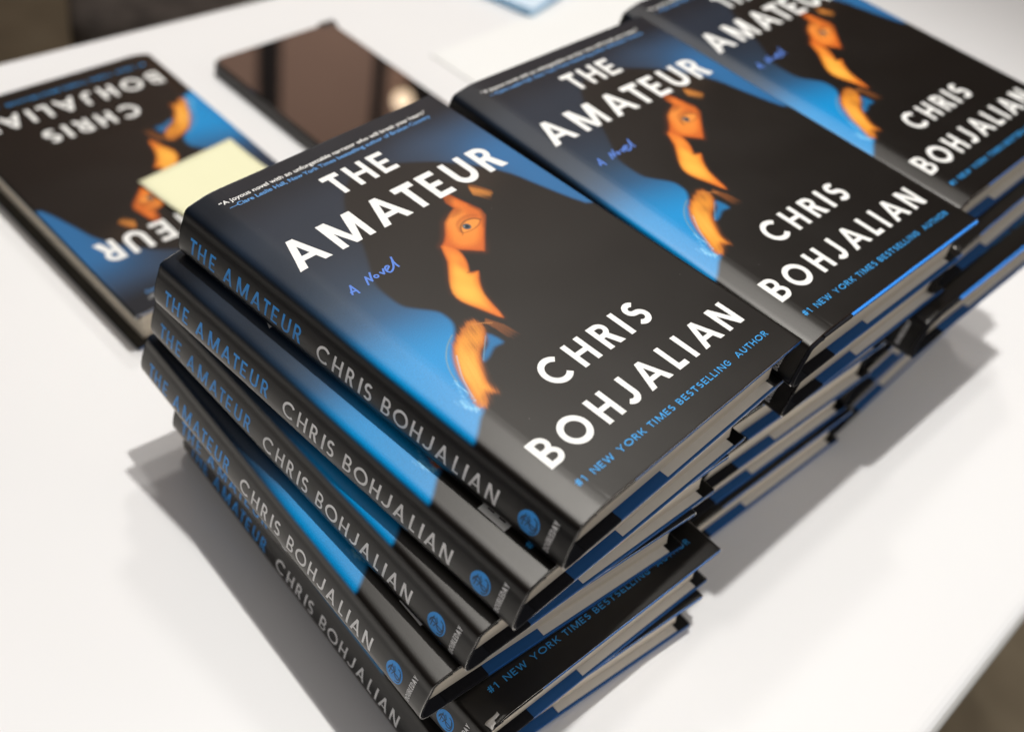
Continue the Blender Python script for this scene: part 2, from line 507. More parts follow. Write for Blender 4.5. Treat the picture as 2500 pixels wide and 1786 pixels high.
    alm = mask([(87.4, 92.0), (89.4, 89.4), (92.4, 87.4), (96.2, 86.9), (99.4, 88.0), (101.2, 90.0), (98.6, 91.9), (95.0, 92.8), (91.2, 92.9)], x, y, 0.9, 3)
    lay((0.82, 0.29, 0.050), a * alm * 0.75)
    e = np.hypot(x - 92.4, y - 90.0)
    lay((0.030, 0.075, 0.100), a * np.clip((2.5 - e) / 0.8, 0, 1) * np.clip(alm * 1.6, 0, 1))
    lay((0.006, 0.008, 0.012), a * np.clip((1.35 - e) / 0.7, 0, 1))
    lay((0.55, 0.60, 0.62), 0.7 * np.clip((0.55 - np.hypot(x - 91.5, y - 89.2)) / 0.4, 0, 1))
    lay((0.045, 0.014, 0.008), a * 0.7 * np.clip(1.1 - line_d(catmull([(87.6, 91.4), (89.2, 89.0), (92.0, 87.2), (96.0, 86.6), (99.6, 87.8), (101.6, 90.2)], 4), x, y) / 0.8, 0, 1))
    lay((0.22, 0.05, 0.010), a * 0.6 * np.clip(1 - line_d(catmull([(87.2, 92.2), (91, 93.2), (95, 93.1), (98.8, 92.1), (101.4, 90.2)], 4), x, y) / 0.7, 0, 1))
    lay((0.30, 0.065, 0.012), a * 0.5 * np.clip(1 - line_d([(85.9, 93.2), (87.0, 92.6), (87.6, 91.6)], x, y) / 0.8, 0, 1))
    # tail of hair
    th = [(46.2, 136.2), (48.3, 139), (48.2, 142.6), (43, 148.4), (37.2, 151.4), (33.2, 155), (27.8, 162.8), (25.6, 166.8), (24.3, 172.6), (21.4, 170.6), (17.5, 174), (13.6, 175), (13.6, 170.4), (16.9, 163.1), (19.6, 156), (25.5, 147),
          (31.4, 141.6), (38, 138.6)]
    q_ = x * 0.86 + y * 0.36 + 0.9 * np.sin(0.11 * y)
    st = 0.5 + 0.18 * np.sin(1.7 * q_ + 0.6 * np.sin(0.21 * y)) + 0.16 * np.sin(4.3 * q_ + 1.1) + 0.16 * np.sin(7.3 * q_ + 0.2 * y)
    sdh = sdf(catmull(th, 3, True), x, y) + 0.6 * (st - 0.5) * (1 + 2.0 * sm(162, 173, y) + 2.0 * sm(146, 138, y))
    lay((0.16, 0.045, 0.010), 0.6 * sm(3.2, -1.0, sdh))
    h = sm(1.4, -1.4, sdh)
    lay((0.62, 0.17, 0.022), h)
    lay((0.82, 0.31, 0.030), h * sm(0.3, -3.2, sdh))
    lay((0.92, 0.45, 0.070), h * (0.35 + 0.65 * st) * g(25, 156, 10, 13) * sm(-0.6, -3.4, sdh))
    lay((0.34, 0.10, 0.016), h * (0.25 + 0.75 * (1 - st)) * np.clip(g(44, 140, 7, 5) + 0.8 * g(37, 148.5, 4, 4) + 0.7 * g(18, 172, 7, 3), 0, 1))
    for k in range(6):
        l = line_d([(53.0 - k * 0.35, 139.8 + k * 0.3), (56.3 - k * 0.8, 147), (57.6 - k * 1.0, 155.5 - (k % 2) * 2)], x, y)
        lay((0.33, 0.10, 0.022), 0.42 * np.clip(1 - l / 0.9, 0, 1) * sm(158, 148, y))
    lay((0.62, 0.24, 0.06), 0.7 * np.clip(1 - line_d([(46, 138.6), (49.5, 140.2), (53.2, 143.0)], x, y) / 0.55, 0, 1))
    # pale strands caught in the light beside it
    for pts, w_, a_, col in (([(34, 137.5), (27.5, 141), (21.5, 146.5), (17.6, 153), (16, 158)], 0.55, 0.55, (0.30, 0.33, 0.20)),
                             ([(16, 158), (13, 163), (11.3, 168.4), (12.4, 174.6)], 0.6, 0.45, (0.22, 0.55, 0.78)),
                             ([(26.5, 147.5), (20.2, 156.5), (17.0, 163), (14.0, 170.5)], 0.5, 0.55, (0.35, 0.66, 0.85)),
                             ([(15.5, 157), (14.8, 161), (15.2, 165.5)], 0.4, 0.6, (0.40, 0.75, 0.92)),
                             ([(14.0, 157.6), (13.4, 161.5), (14.0, 166.0)], 0.35, 0.5, (0.35, 0.7, 0.9)),
                             ([(9.8, 166.5), (9.8, 170.4), (11.6, 174.4)], 0.9, 0.65, (0.30, 0.72, 0.92)),
                             ([(8.2, 164.5), (8.4, 169), (10.4, 174.8)], 0.5, 0.5, (0.30, 0.66, 0.88)),
                             ([(45.0, 147.0), (39.5, 151.5), (33.5, 156.5)], 0.45, 0.4, (0.25, 0.55, 0.7))):
        lay(col, a_ * np.clip(1 - line_d(catmull(pts, 5), x, y) / w_, 0, 1))
    return np.clip(c, 0.002, 1)


def build_jacket(parent):
    cols = np.zeros((NP, NV, 4), np.float32); cols[..., 3] = 1
    cols[..., :3] = (0.005, 0.005, 0.0055)
    uu = prof[front_lo:front_hi, 0].copy()
    zz = prof[front_lo:front_hi, 1]
    arc = uu.copy()
    # the picture runs over the hinge and dies on the shoulder of the spine
    gx, gy = np.meshgrid(uu, vs, indexing='ij')
    pic = picture(gx, gy)
    fade = sm(-5.6, -3.2, zz)[:, None, None]
    base = np.array((0.005, 0.0055, 0.007))
    cols[front_lo:front_hi, :, :3] = base * (1 - fade) + pic * fade
    uvz = np.zeros((NP, NV, 3))
    uvz[..., 0] = prof[:, 0][:, None]
    uvz[..., 1] = -vs[None, :]
    uvz[..., 2] = (prof[:, 1] + TH)[:, None]
    # very slight waviness of the laminated paper along head and tail
    lift = 0.10 * np.sin(prof[:, 0] * 0.09)[:, None] * (np.exp(-vs / 5) + np.exp(-(H - vs) / 5))[None, :]
    sel = np.zeros(NP); sel[front_lo + 2:front_lo + len(us) - 4] = 1
    uvz[..., 2] += np.clip(lift, 0, 1) * sel[:, None]
    outer = uvz.reshape(-1, 3) / 1000
    i = np.arange(NP - 1)[:, None]; j = np.arange(NV - 1)[None, :]
    q = np.stack([i * NV + j, (i + 1) * NV + j, (i + 1) * NV + j + 1, i * NV + j + 1], -1).reshape(-1, 4)
    # inner skin (paper thickness) with only the two end rows, plus rims
    d = np.gradient(prof, axis=0)
    nrm = np.stack([d[:, 1], -d[:, 0]], -1); nrm /= np.linalg.norm(nrm, axis=1)[:, None] + 1e-9
    inn = prof - nrm * -0.22
    # make sure the inner skin lies inside
    cen = np.array([W / 2, -14.2])
    far = np.linalg.norm(inn - cen, axis=1) > np.linalg.norm(prof - cen, axis=1)
    alt = prof + nrm * -0.22
    inn[far] = alt[far]
    base_n = NP * NV
    iv = []
    for v in (vs[0], vs[-1]):
        iv.append(np.stack([inn[:, 0], np.full(NP, -v), inn[:, 1] + TH], -1) / 1000)
    inner = np.concatenate(iv)
    k = np.arange(NP - 1)
    qi = np.stack([base_n + k, base_n + k + 1, base_n + NP + k + 1, base_n + NP + k], -1)
    r0 = np.stack([k * NV, (k + 1) * NV, base_n + k + 1, base_n + k], -1)
    r1 = np.stack([k * NV + NV - 1, base_n + NP + k, base_n + NP + k + 1, (k + 1) * NV + NV - 1], -1)
    allv = np.concatenate([outer, inner]); allq = np.concatenate([q, qi, r0, r1])
    me = bpy.data.meshes.new('jacket')
    me.vertices.add(len(allv)); me.vertices.foreach_set('co', allv.astype(np.float32).ravel())
    me.loops.add(len(allq) * 4); me.loops.foreach_set('vertex_index', allq.astype(np.int32).ravel())
    me.polygons.add(len(allq)); me.polygons.foreach_set('loop_start', np.arange(0, len(allq) * 4, 4, dtype=np.int32))
    me.update(calc_edges=True)
    att = me.attributes.new('print', 'FLOAT_COLOR', 'POINT')
    rimc = np.full((NP, 4), 0.005, np.float32); rimc[:, 3] = 1
    rimc[front_lo + 2:front_hi + 2, :3] = (0.16, 0.155, 0.165)
    ac = np.concatenate([cols.reshape(-1, 4), np.tile(rimc, (2, 1))])
    att.data.foreach_set('color', ac.astype(np.float32).ravel())
    sf = np.zeros(len(allq), bool); sf[:len(q)] = True
    me.polygons.foreach_set('use_smooth', sf)
    me.materials.append(M['print'])
    me.validate()
    o = bpy.data.objects.new('jacket', me)
    COL.objects.link(o); o.parent = parent
    return o


# ---------------------------------------------------------------- lettering: geometric capitals drawn as strokes
def rect(x0, y0, x1, y1): return [(x0, y0), (x1, y0), (x1, y1), (x0, y1)]


def hq(b0, b1, yb, t0, t1, yt): return [(b0, yb), (b1, yb), (t1, yt), (t0, yt)]


def arcp(cx, cy, rx, ry, a0, a1, t, n=26):
    o, i = [], []
    for k in range(n + 1):
        a = math.radians(a0 + (a1 - a0) * k / n)
        o.append((cx + rx * math.cos(a), cy + ry * math.sin(a)))
        i.append((cx + (rx - t) * math.cos(a), cy + (ry - t) * math.sin(a)))
    return o + i[::-1]


def stroke(pts, t):
    pts = [np.array(p, float) for p in pts]
    L, R = [], []
    for k, p in enumerate(pts):
        a = pts[max(k - 1, 0)]; b = pts[min(k + 1, len(pts) - 1)]
        d = (b - a) / (np.linalg.norm(b - a) + 1e-9)
        nn = np.array([-d[1], d[0]]) * t / 2
        L.append(tuple(p + nn)); R.append(tuple(p - nn))
    return L + R[::-1]


def pieces(pts, t):
    c = catmull(pts, 4)
    out = [stroke([c[k], c[k + 1] + (c[k + 1] - c[k]) * 0.35], t) for k in range(len(c) - 1)]
    return out


def bowl(x0, bx, xr, y0, y1, t):
    ry = (y1 - y0) / 2
    return [rect(x0, y1 - t, bx + 0.02 * t, y1), rect(x0, y0, bx + 0.02 * t, y0 + t), arcp(bx, y0 + ry, xr - bx, ry, -90, 90, t)]


def glyph(c, w, h, t):
    if c == 'I': return [rect(0, 0, w, h)]
    if c == 'T': return [rect(0, h - t, w, h), rect(w / 2 - t / 2, 0, w / 2 + t / 2, h - t * 0.5)]
    if c == 'H': return [rect(0, 0, t, h), rect(w - t, 0, w, h), rect(t * 0.5, h * 0.5 - t * 0.42, w - t * 0.5, h * 0.5 + t * 0.42)]
    if c == 'E': return [rect(0, 0, t, h), rect(t * .5, 0, w, t * .9), rect(t * .5, h - t * .9, w * .98, h), rect(t * .5, h * .5 - t * .43, w * .88, h * .5 + t * .43)]
    if c == 'L': return [rect(0, 0, t, h), rect(t * .5, 0, w, t * .95)]
    if c == 'A':
        f, a = 1.12 * t, 0.98 * t
        y0 = 0.235 * h
        cx = lambda y: f / 2 + (w / 2 - f / 2) * y / h
        return [hq(0, f, 0, w / 2 - a / 2, w / 2 + a / 2, h), hq(w - f, w, 0, w / 2 - a / 2, w / 2 + a / 2, h), hq(cx(y0), w - cx(y0), y0, cx(y0 + .8 * t), w - cx(y0 + .8 * t), y0 + .8 * t)]
    if c == 'M': return [rect(0, 0, t * .98, h), rect(w - t * .98, 0, w, h), hq(w / 2 - .44 * t, w / 2 + .44 * t, 0, 0, 1.32 * t, h), hq(w / 2 - .44 * t, w / 2 + .44 * t, 0, w - 1.32 * t, w, h)]
    if c == 'N': return [rect(0, 0, t * .98, h), rect(w - t * .98, 0, w, h), hq(w - 1.15 * t, w, 0, 0, 1.15 * t, h)]
    if c == 'W':
        return [hq(w * .22, w * .22 + t, 0, 0, t * 1.05, h), hq(w * .22, w * .22 + t, 0, w * .5 - t * .4, w * .5 + t * .4, h),
                hq(w * .78 - t, w * .78, 0, w * .5 - t * .4, w * .5 + t * .4, h), hq(w * .78 - t, w * .78, 0, w - t * 1.05, w, h)]
    if c == 'Y': return [rect(w / 2 - t / 2, 0, w / 2 + t / 2, h * .5), hq(w / 2 - t / 2, w / 2 + t / 2, h * .42, 0, t * 1.1, h), hq(w / 2 - t / 2, w / 2 + t / 2, h * .42, w - 1.1 * t, w, h)]
    if c == 'K': return [rect(0, 0, t, h), hq(t * .6, t * 1.9, h * .38, w - 1.3 * t, w, h), hq(w - 1.3 * t, w, 0, t * 1.2, t * 2.4, h * .62)]
    if c == 'U':
        r = w / 2
        return [rect(0, r, t, h), rect(w - t, r, w, h), arcp(r, r, r, r, 180, 360, t)]
    if c == 'J':
        r = min(w * .55, h * .36)
        return [rect(w - t, r, w, h), arcp(w - r, r, r, r, 0, -142, t)]
    if c == 'O': return [arcp(w / 2, h / 2, w / 2, h / 2, 0, 182, t, 34), arcp(w / 2, h / 2, w / 2, h / 2, 180, 362, t, 34)]
    if c == 'C': return [arcp(h * .52, h / 2, h * .52, h * .515, 44, 316, t, 44)]
    if c == 'G': return [arcp(h * .52, h / 2, h * .52, h * .515, 44, 330, t, 44), rect(h * .55, h * .42, h * 1.02, h * .42 + t)]
    if c == 'S':
        r1, r2 = .478 * (h + t) / 2, .522 * (h + t) / 2
        return [arcp(w * .49, h - r1, w * .46, r1, 38, 272, t, 30), arcp(w * .5, r2, w * .5, r2, 92, -142, t, 30)]
    if c == 'R':
        return [rect(0, 0, t, h)] + bowl(t * .5, w * .42, w * .88, h * .42, h, t * .9) + [hq(w - 1.25 * t, w, 0, w * .36, w * .36 + 1.2 * t, h * .5)]
    if c == 'B':
        return [rect(0, 0, t, h)] + bowl(t * .5, w * .46, w * .92, h * .5 - t * .4, h, t * .86) + bowl(t * .5, w * .50, w, 0, h * .5 + t * .4, t * .86)
    if c == 'D': return [rect(0, 0, t, h)] + bowl(t * .5, w * .38, w, 0, h, t * .95)
    if c == '#':
        return [hq(w * .16, w * .16 + t, 0, w * .34, w * .34 + t, h), hq(w * .56, w * .56 + t, 0, w * .74, w * .74 + t, h), rect(0, h * .26, w, h * .26 + t * .85), rect(0, h * .62, w, h * .62 + t * .85)]
    if c == '1': return [rect(w - t, 0, w, h), hq(0, t * .9, h * .72, w - t, w - t * .05, h)]
    return []


ADV = {'I': .24, 'T': .62, 'H': .74, 'E': .58, 'L': .5, 'A': .92, 'M': 1.0, 'N': .80, 'W': 1.18, 'Y': .84, 'K': .74, 'U': .72, 'J': .5, 'O': 1.02, 'C': .92, 'G': .98, 'S': .58, 'R': .66, 'B': .64, 'D': .8, '#': .8, '1': .4}


def tess(polys, step=None):
    """union of stroke polygons -> flat triangles"""
    vco, fac = [], []
    for p in polys:
        pts = []
        n = len(p)
        for i in range(n):
            a, b = p[i], p[(i + 1) % n]
            pts.append(a)
            if step:
                k = int(math.hypot(b[0] - a[0], b[1] - a[1]) / step)
                pts += [(a[0] + (b[0] - a[0]) * j / (k + 1), a[1] + (b[1] - a[1]) * j / (k + 1)) for j in range(1, k + 1)]
        ar = sum(pts[i][0] * pts[(i + 1) % len(pts)][1] - pts[(i + 1) % len(pts)][0] * pts[i][1] for i in range(len(pts)))
        if ar < 0: pts = pts[::-1]
        fac.append(list(range(len(vco), len(vco) + len(pts))))
        vco += pts
    r = delaunay_2d_cdt([Vector(v) for v in vco], [], fac, 0, 1e-5)
    return [tuple(v) for v in r[0]], [list(f) for f, src in zip(r[2], r[5]) if len(src)]


def lettering(name, items, mapper, mats, parent, step=None):
    """items: (list of polygons, material index); mapper(x, y) -> book-local mm"""
    V, F, MI = [], [], []
    for polys, mi in items:
        if not polys: continue
        v, f = tess(polys, step)
        n = len(V)
        pv = [mapper(*p) for p in v]
        V += [(a / 1000, b / 1000, (c + TH) / 1000) for a, b, c in pv]
        F += [[n + i for i in q] for q in f]; MI += [mi] * len(f)
    return mesh_obj(name, V, F, mats, parent, MI)


def place(polys, x, y): return [[(x + a, y + b) for a, b in p] for p in polys]


def row(spec, base, h, t, mi=0, overshoot=0.0):
    out = []
    for c, x0, x1 in spec:
        out.append((place(glyph(c, x1 - x0, h, t), x0, base), mi))
    return out


def word(txt, x0, x1, base, h, t, gap=0.22):
    ws = [ADV[c] * h for c in txt]
    tot = sum(ws) + gap * h * (len(txt) - 1)
    s = (x1 - x0) / tot
    out, x = [], x0
    for c, w_ in zip(txt, ws):
        out.append((place(glyph(c, (t if c == 'I' else w_ * s), h, t), x, base), 0))
        x += (w_ + gap * h) * s
    return out


def text_polys(body, x0, x1, base, cap, bold=0.0):
    """small lower-case lines set in the built-in face, as flat triangles"""
    cu = bpy.data.curves.new('line', 'FONT')
    cu.body = body
    cu.offset = bold
    o = bpy.data.objects.new('line', cu)
    COL.objects.link(o)
    dg = bpy.context.evaluated_depsgraph_get()
    me = bpy.data.meshes.new_from_object(o.evaluated_get(dg))
    vv = np.array([v.co[:] for v in me.vertices]); ff = [list(p.vertices) for p in me.polygons]
    bpy.data.objects.remove(o); bpy.data.curves.remove(cu); bpy.data.meshes.remove(me)
    sx = (x1 - x0) / (vv[:, 0].max() - vv[:, 0].min())
    sy = cap / 0.70
    return [((v[0] - vv[:, 0].min()) * sx + x0, v[1] * sy + base) for v in vv], ff


def cover_map(x, y): return (x, y, float(front_z(x)) + 0.06)


def spine_map(s, z): return (float(spine_u(z)) - 0.06, -s, z)


def build_book():
    root = empty('hardcover_novel', (0, 0, 0))
    jk = build_jacket(root)
    # --- front lettering
    it = row([('T', 60.0, 70.4), ('H', 74.0, 86.2), ('E', 89.8, 99.6)], -37.1, 15.5, 3.1)
    it += row([('A', 10.3, 29.0), ('M', 35.0, 55.5), ('A', 60.7, 79.6), ('T', 81.7, 94.2), ('E', 97.5, 108.8), ('U', 114.0, 128.6), ('R', 133.3, 146.4)], -67.4, 19.3, 3.9)
    lettering('title_lettering', it, cover_map, [M['ink_white']], jk, 2.0)
    it = row([('C', 45.6, 61.0), ('H', 64.8, 76.5), ('R', 82.0, 92.8), ('I', 97.2, 100.4), ('S', 104.8, 114.8)], -187.4, 15.1, 3.05)
    it += row([('B', 11.1, 21.6), ('O', 26.1, 41.9), ('H', 47.3, 58.6), ('J', 62.8, 71.6), ('A', 76.5, 91.8), ('L', 96.4, 103.6), ('I', 108.5, 111.6), ('A', 116.2, 130.9), ('N', 134.9, 147.0)], -214.9, 15.2, 3.05)
    lettering('author_lettering', it, cover_map, [M['ink_white']], jk, 2.0)
    it = []
    for txt, a, b in (('#', 12.7, 15.3), ('1', 16.3, 17.9), ('NEW', 22.2, 35.4), ('YORK', 38.8, 56.4), ('TIMES', 59.4, 76.4), ('BESTSELLING', 79.5, 119.4), ('AUTHOR', 123.3, 147.9)):
        it += word(txt, a, b, -227.7, 3.25, 0.58)
    lettering('tagline_lettering', it, cover_map, [M['ink_blue']], jk, 2.0)
    hand = [[(17.9, -92.7), (19.4, -90.2), (21.2, -87.4)], [(20.9, -87.2), (21.2, -90.4), (21.2, -93.5)], [(18.0, -91.0), (19.6, -91.1), (21.4, -91.5)],
            [(27.8, -92.2), (29.0, -89.6), (30.2, -87.2)], [(30.0, -87.1), (30.5, -89.2), (31.0, -91.4)], [(30.9, -91.2), (32.2, -88.6), (33.6, -86.2)],
            [(37.3, -88.7), (37.9, -90.0), (38.4, -91.1)], [(38.2, -91.1), (39.2, -89.4), (40.2, -87.9)],
            [(40.9, -89.9), (42.6, -89.0), (43.5, -88.4), (42.9, -87.6), (41.6, -87.9), (40.6, -89.4), (40.6, -90.9), (41.6, -91.7), (43.2, -91.2), (44.9, -89.9), (46.3, -88.0), (47.6, -86.0), (48.5, -84.3)],
            [(48.4, -84.3), (47.3, -87.2), (46.9, -89.6), (47.0, -91.4)]]
        # the strokes cross, so merge them into one flat shape
    it = [([q for p in hand for q in pieces(p, 0.95)] + [arcp(34.4, -89.9, 1.45, 1.3, 0, 185, 0.85), arcp(34.4, -89.9, 1.45, 1.3, 180, 365, 0.85)], 0)]
    lettering('script_lettering', it, cover_map, [M['ink_periwinkle']], jk, 1.5)
    V, F, MI = [], [], []
    for body, x0, x1, base, mi in (('\u201cA joyous novel with an unforgettable narrator who will break your heart.\u201d', 11.4, 143.6, -11.0, 0),
                                   ('\u2014Clare Leslie Hall, New York Times bestselling author of Broken Country', 13.6, 142.6, -15.3, 1)):
        v, f = text_polys(body, x0, x1, base, 2.45, 0.014)
        n = len(V)
        V += [tuple(c / 1000 for c in (lambda q: (q[0], q[1], q[2] + TH))(cover_map(*p))) for p in v]
        F += [[n + i for i in q] for q in f]; MI += [mi] * len(f)
    mesh_obj('quote_lettering', V, F, [M['ink_white'], M['ink_quote_blue']], jk, MI)
    # --- spine lettering
    sh = lambda v: v + 0.9 * (366 - v) / 251
    sp1 = [('T', 6.9, 11.4), ('H', 13.0, 18.4), ('E', 21.2, 25.2), ('A', 31.4, 37.8), ('M', 41.0, 48.7), ('A', 51.0, 57.7), ('T', 59.1, 63.4), ('E', 65.0, 69.2), ('U', 71.9, 77.4), ('R', 79.8, 84.8)]
    sp2 = [('C', 95.2, 103.3), ('H', 105.5, 111.3), ('R', 114.0, 119.0), ('I', 122.0, 123.4), ('S', 125.0, 130.0), ('B', 136.1, 141.2), ('O', 143.1, 151.6), ('H', 153.6, 159.3), ('J', 160.9, 166.1), ('A', 168.5, 175.2),
           ('L', 178.3, 181.7), ('I', 184.2, 185.6), ('A', 187.5, 194.3), ('N', 196.6, 202.7)]
    it = []
    for mi, spec in ((0, sp1), (1, sp2)):
        for c, a, b in spec:
            it.append((place(glyph(c, sh(b) - sh(a), 8.2, 1.28), sh(a), -20.9), mi))
    lettering('spine_lettering', it, spine_map, [M['ink_spine_blue'], M['ink_grey']], jk, 1.0)
    # publisher's mark: disc with a small dark figure, and its name set across the spine
    cx, cz, r = 219.7, -15.9, 5.4
    ring = lambda rr: [(cx + rr * math.cos(2 * math.pi * k / 40), cz + rr * math.sin(2 * math.pi * k / 40)) for k in range(40)]
    grid = [([ring(r)], 0)]
    mk = lettering('publisher_mark', grid, spine_map, [M['ink_spine_blue']], jk, 0.8)
    # dense disc so that it follows the round of the spine: replace by concentric rings
    V, F = [(*spine_map(cx, cz)[:2], spine_map(cx, cz)[2])], []
    rings, nseg = 6, 40
    for q in range(1, rings + 1):
        V += [spine_map(cx + r * q / rings * math.cos(2 * math.pi * k / nseg), cz + r * q / rings * math.sin(2 * math.pi * k / nseg)) for k in range(nseg)]
    for k in range(nseg):
        F.append([0, 1 + k, 1 + (k + 1) % nseg])
        for q in range(1, rings):
            a, b = 1 + (q - 1) * nseg, 1 + q * nseg
            F.append([a + k, b + k, b + (k + 1) % nseg, a + (k + 1) % nseg])
    old = mk.data
    me = bpy.data.meshes.new('publisher_mark')
    me.from_pydata([(a / 1000, b / 1000, (c + TH) / 1000) for a, b, c in V], [], F)
    me.materials.append(M['ink_spine_blue'])
    mk.data = me; bpy.data.meshes.remove(old)
    mp2 = lambda s, z: (float(spine_u(z)) - 0.11, -s, z)
    fig = [stroke(catmull([(215.9, -17.1), (216.5, -14.7), (218.1, -13.9), (219.5, -15.1), (220.9, -17.1), (222.7, -17.5), (223.7, -15.5), (222.9, -13.3)], 5), 0.62),
           stroke([(215.7, -15.6), (223.5, -16.0)], 0.5), stroke([(217.1, -18.5), (217.3, -12.9)], 0.5),
           stroke(catmull([(221.3, -19.5), (223.3, -18.7), (224.1, -16.0), (223.1, -13.1), (221.1, -12.3)], 4), 0.55), stroke([(218.7, -12.7), (220.1, -14.5), (218.5, -17.9)], 0.45)]
    lettering('emblem_figure', [(fig, 0)], mp2, [M['ink_dark']], jk, 0.8)
    it = []
    zs, ze = -22.2, -7.0
    txt = 'DOUBLEDAY'
    ws = [ADV[c] for c in txt]; tot = sum(ws) + .16 * 8
    s = (ze - zs) / tot; z = zs
    for c, w_ in zip(txt, ws):
        it.append((place(glyph(c if c != 'O' else 'O', w_ * s, 2.7, 0.42), z, -231.9), 0)); z += (w_ + .16) * s
    lettering('imprint_lettering', it, lambda a, b: (float(spine_u(a)) - 0.06, b, a), [M['ink_grey']], jk, 0.8)
    # --- jacket flaps, tucked inside the boards
    fb = MB()
    fb.box((66 / 1000, -(H - 1.0) / 1000, (-25.98 + TH) / 1000), ((W - 9.1) / 1000, -0.6 / 1000, (-25.82 + TH) / 1000))
    fb.obj('jacket_flap', [M['flap']], jk)
    fb = MB()
    fb.box((72 / 1000, -(H - 1.0) / 1000, (-2.75 + TH) / 1000), ((W - 5.2) / 1000, -0.6 / 1000, (-2.60 + TH) / 1000))
    fb.obj('jacket_flap', [M['flap']], jk)
    # --- case: two boards (black quarter, blue paper sides) and the cloth spine
    for nm, z0, z1 in (('front_board', -2.35, -0.42), ('back_board', -28.05, -26.1)):
        b = MB()
        for u0, u1, mi, sk in ((9.5, 33.0, 0, ('+x',)), (33.0, W - 0.7, 1, ('-x',))):
            zz1 = z1
            b.box((u0 / 1000, -H / 1000, (z0 + TH) / 1000), (u1 / 1000, 0, (zz1 + TH) / 1000), mi, sk)
        if nm == 'front_board':                # follow the fall of the cover into the hinge
            b.v[4] = (b.v[4][0], b.v[4][1], b.v[4][2] - 0.55 / 1000); b.v[7] = (b.v[7][0], b.v[7][1], b.v[7][2] - 0.55 / 1000)
        nb = [k for k, mi in enumerate(b.m) if mi == 1]
        for k in nb:
            zs_ = [b.v[q][2] for q in b.f[k]]
            flat = max(zs_) - min(zs_) < 1e-6
            up = flat and abs(zs_[0] - (z1 + TH) / 1000) < 1e-6
            outer = up if nm == 'front_board' else (flat and not up)
            b.m[k] = 1 if outer else (2 if flat else 3)
        o = b.obj(nm, [M['cloth_black'], M['board_blue'], M['board_inner'], M['board_side']], root)
        bevel(o, 0.0005, 2, 50)
    pts = [p for p in curve_a if p[1] < -1.0]
    pts = np.array([(9.6, -1.6)] + [tuple(p) for p in pts if p[0] < 8] + [(9.6, -27.9)])
    d = np.gradient(pts, axis=0); nn = np.stack([d[:, 1], -d[:, 0]], -1); nn /= np.linalg.norm(nn, axis=1)[:, None]
    nn[nn[:, 0] > 0.2] *= 1
    a = pts - nn * 0.45; c = pts - nn * 1.5
    if np.mean(a[:, 0]) < np.mean(pts[:, 0]): a = pts + nn * 0.45; c = pts + nn * 1.5
    n = len(pts); V, F = [], []
    for v in (0.0, -H):
        for q in (a, c): V += [(p[0] / 1000, v / 1000, (p[1] + TH) / 1000) for p in q]
    for k in range(n - 1):
        F += [[k, k + 1, 2 * n + k + 1, 2 * n + k], [n + k, 3 * n + k, 3 * n + k + 1, n + k + 1], [k, n + k, n + k + 1, k + 1], [2 * n + k, 2 * n + k + 1, 3 * n + k + 1, 3 * n + k]]
    mesh_obj('spine_cloth', V, F, [M['cloth_black']], root, None, True)
    # --- page block: rounded back, hollow fore-edge
    sec = []
    for k in range(9):
        t = k / 8; z = -2.85 - t * 22.85
        sec.append((W - 6.6 - 1.8 * math.sin(math.pi * t), z))
    for k in range(9):
        t = 1 - k / 8; z = -2.85 - t * 22.85
        sec.append((2.6 - 4.4 * math.sin(math.pi * t), z))
    n = len(sec)
    V = [(u / 1000, -5.0 / 1000, (z + TH) / 1000) for u, z in sec] + [(u / 1000, -(H - 5.4) / 1000, (z + TH) / 1000) for u, z in sec]
    F = [list(range(n)), list(range(n, 2 * n))[::-1]] + [[k, n + k, n + (k + 1) % n, (k + 1) % n] for k in range(n)]
    mesh_obj('page_block', V, F, [M['paper']], root)
    return root


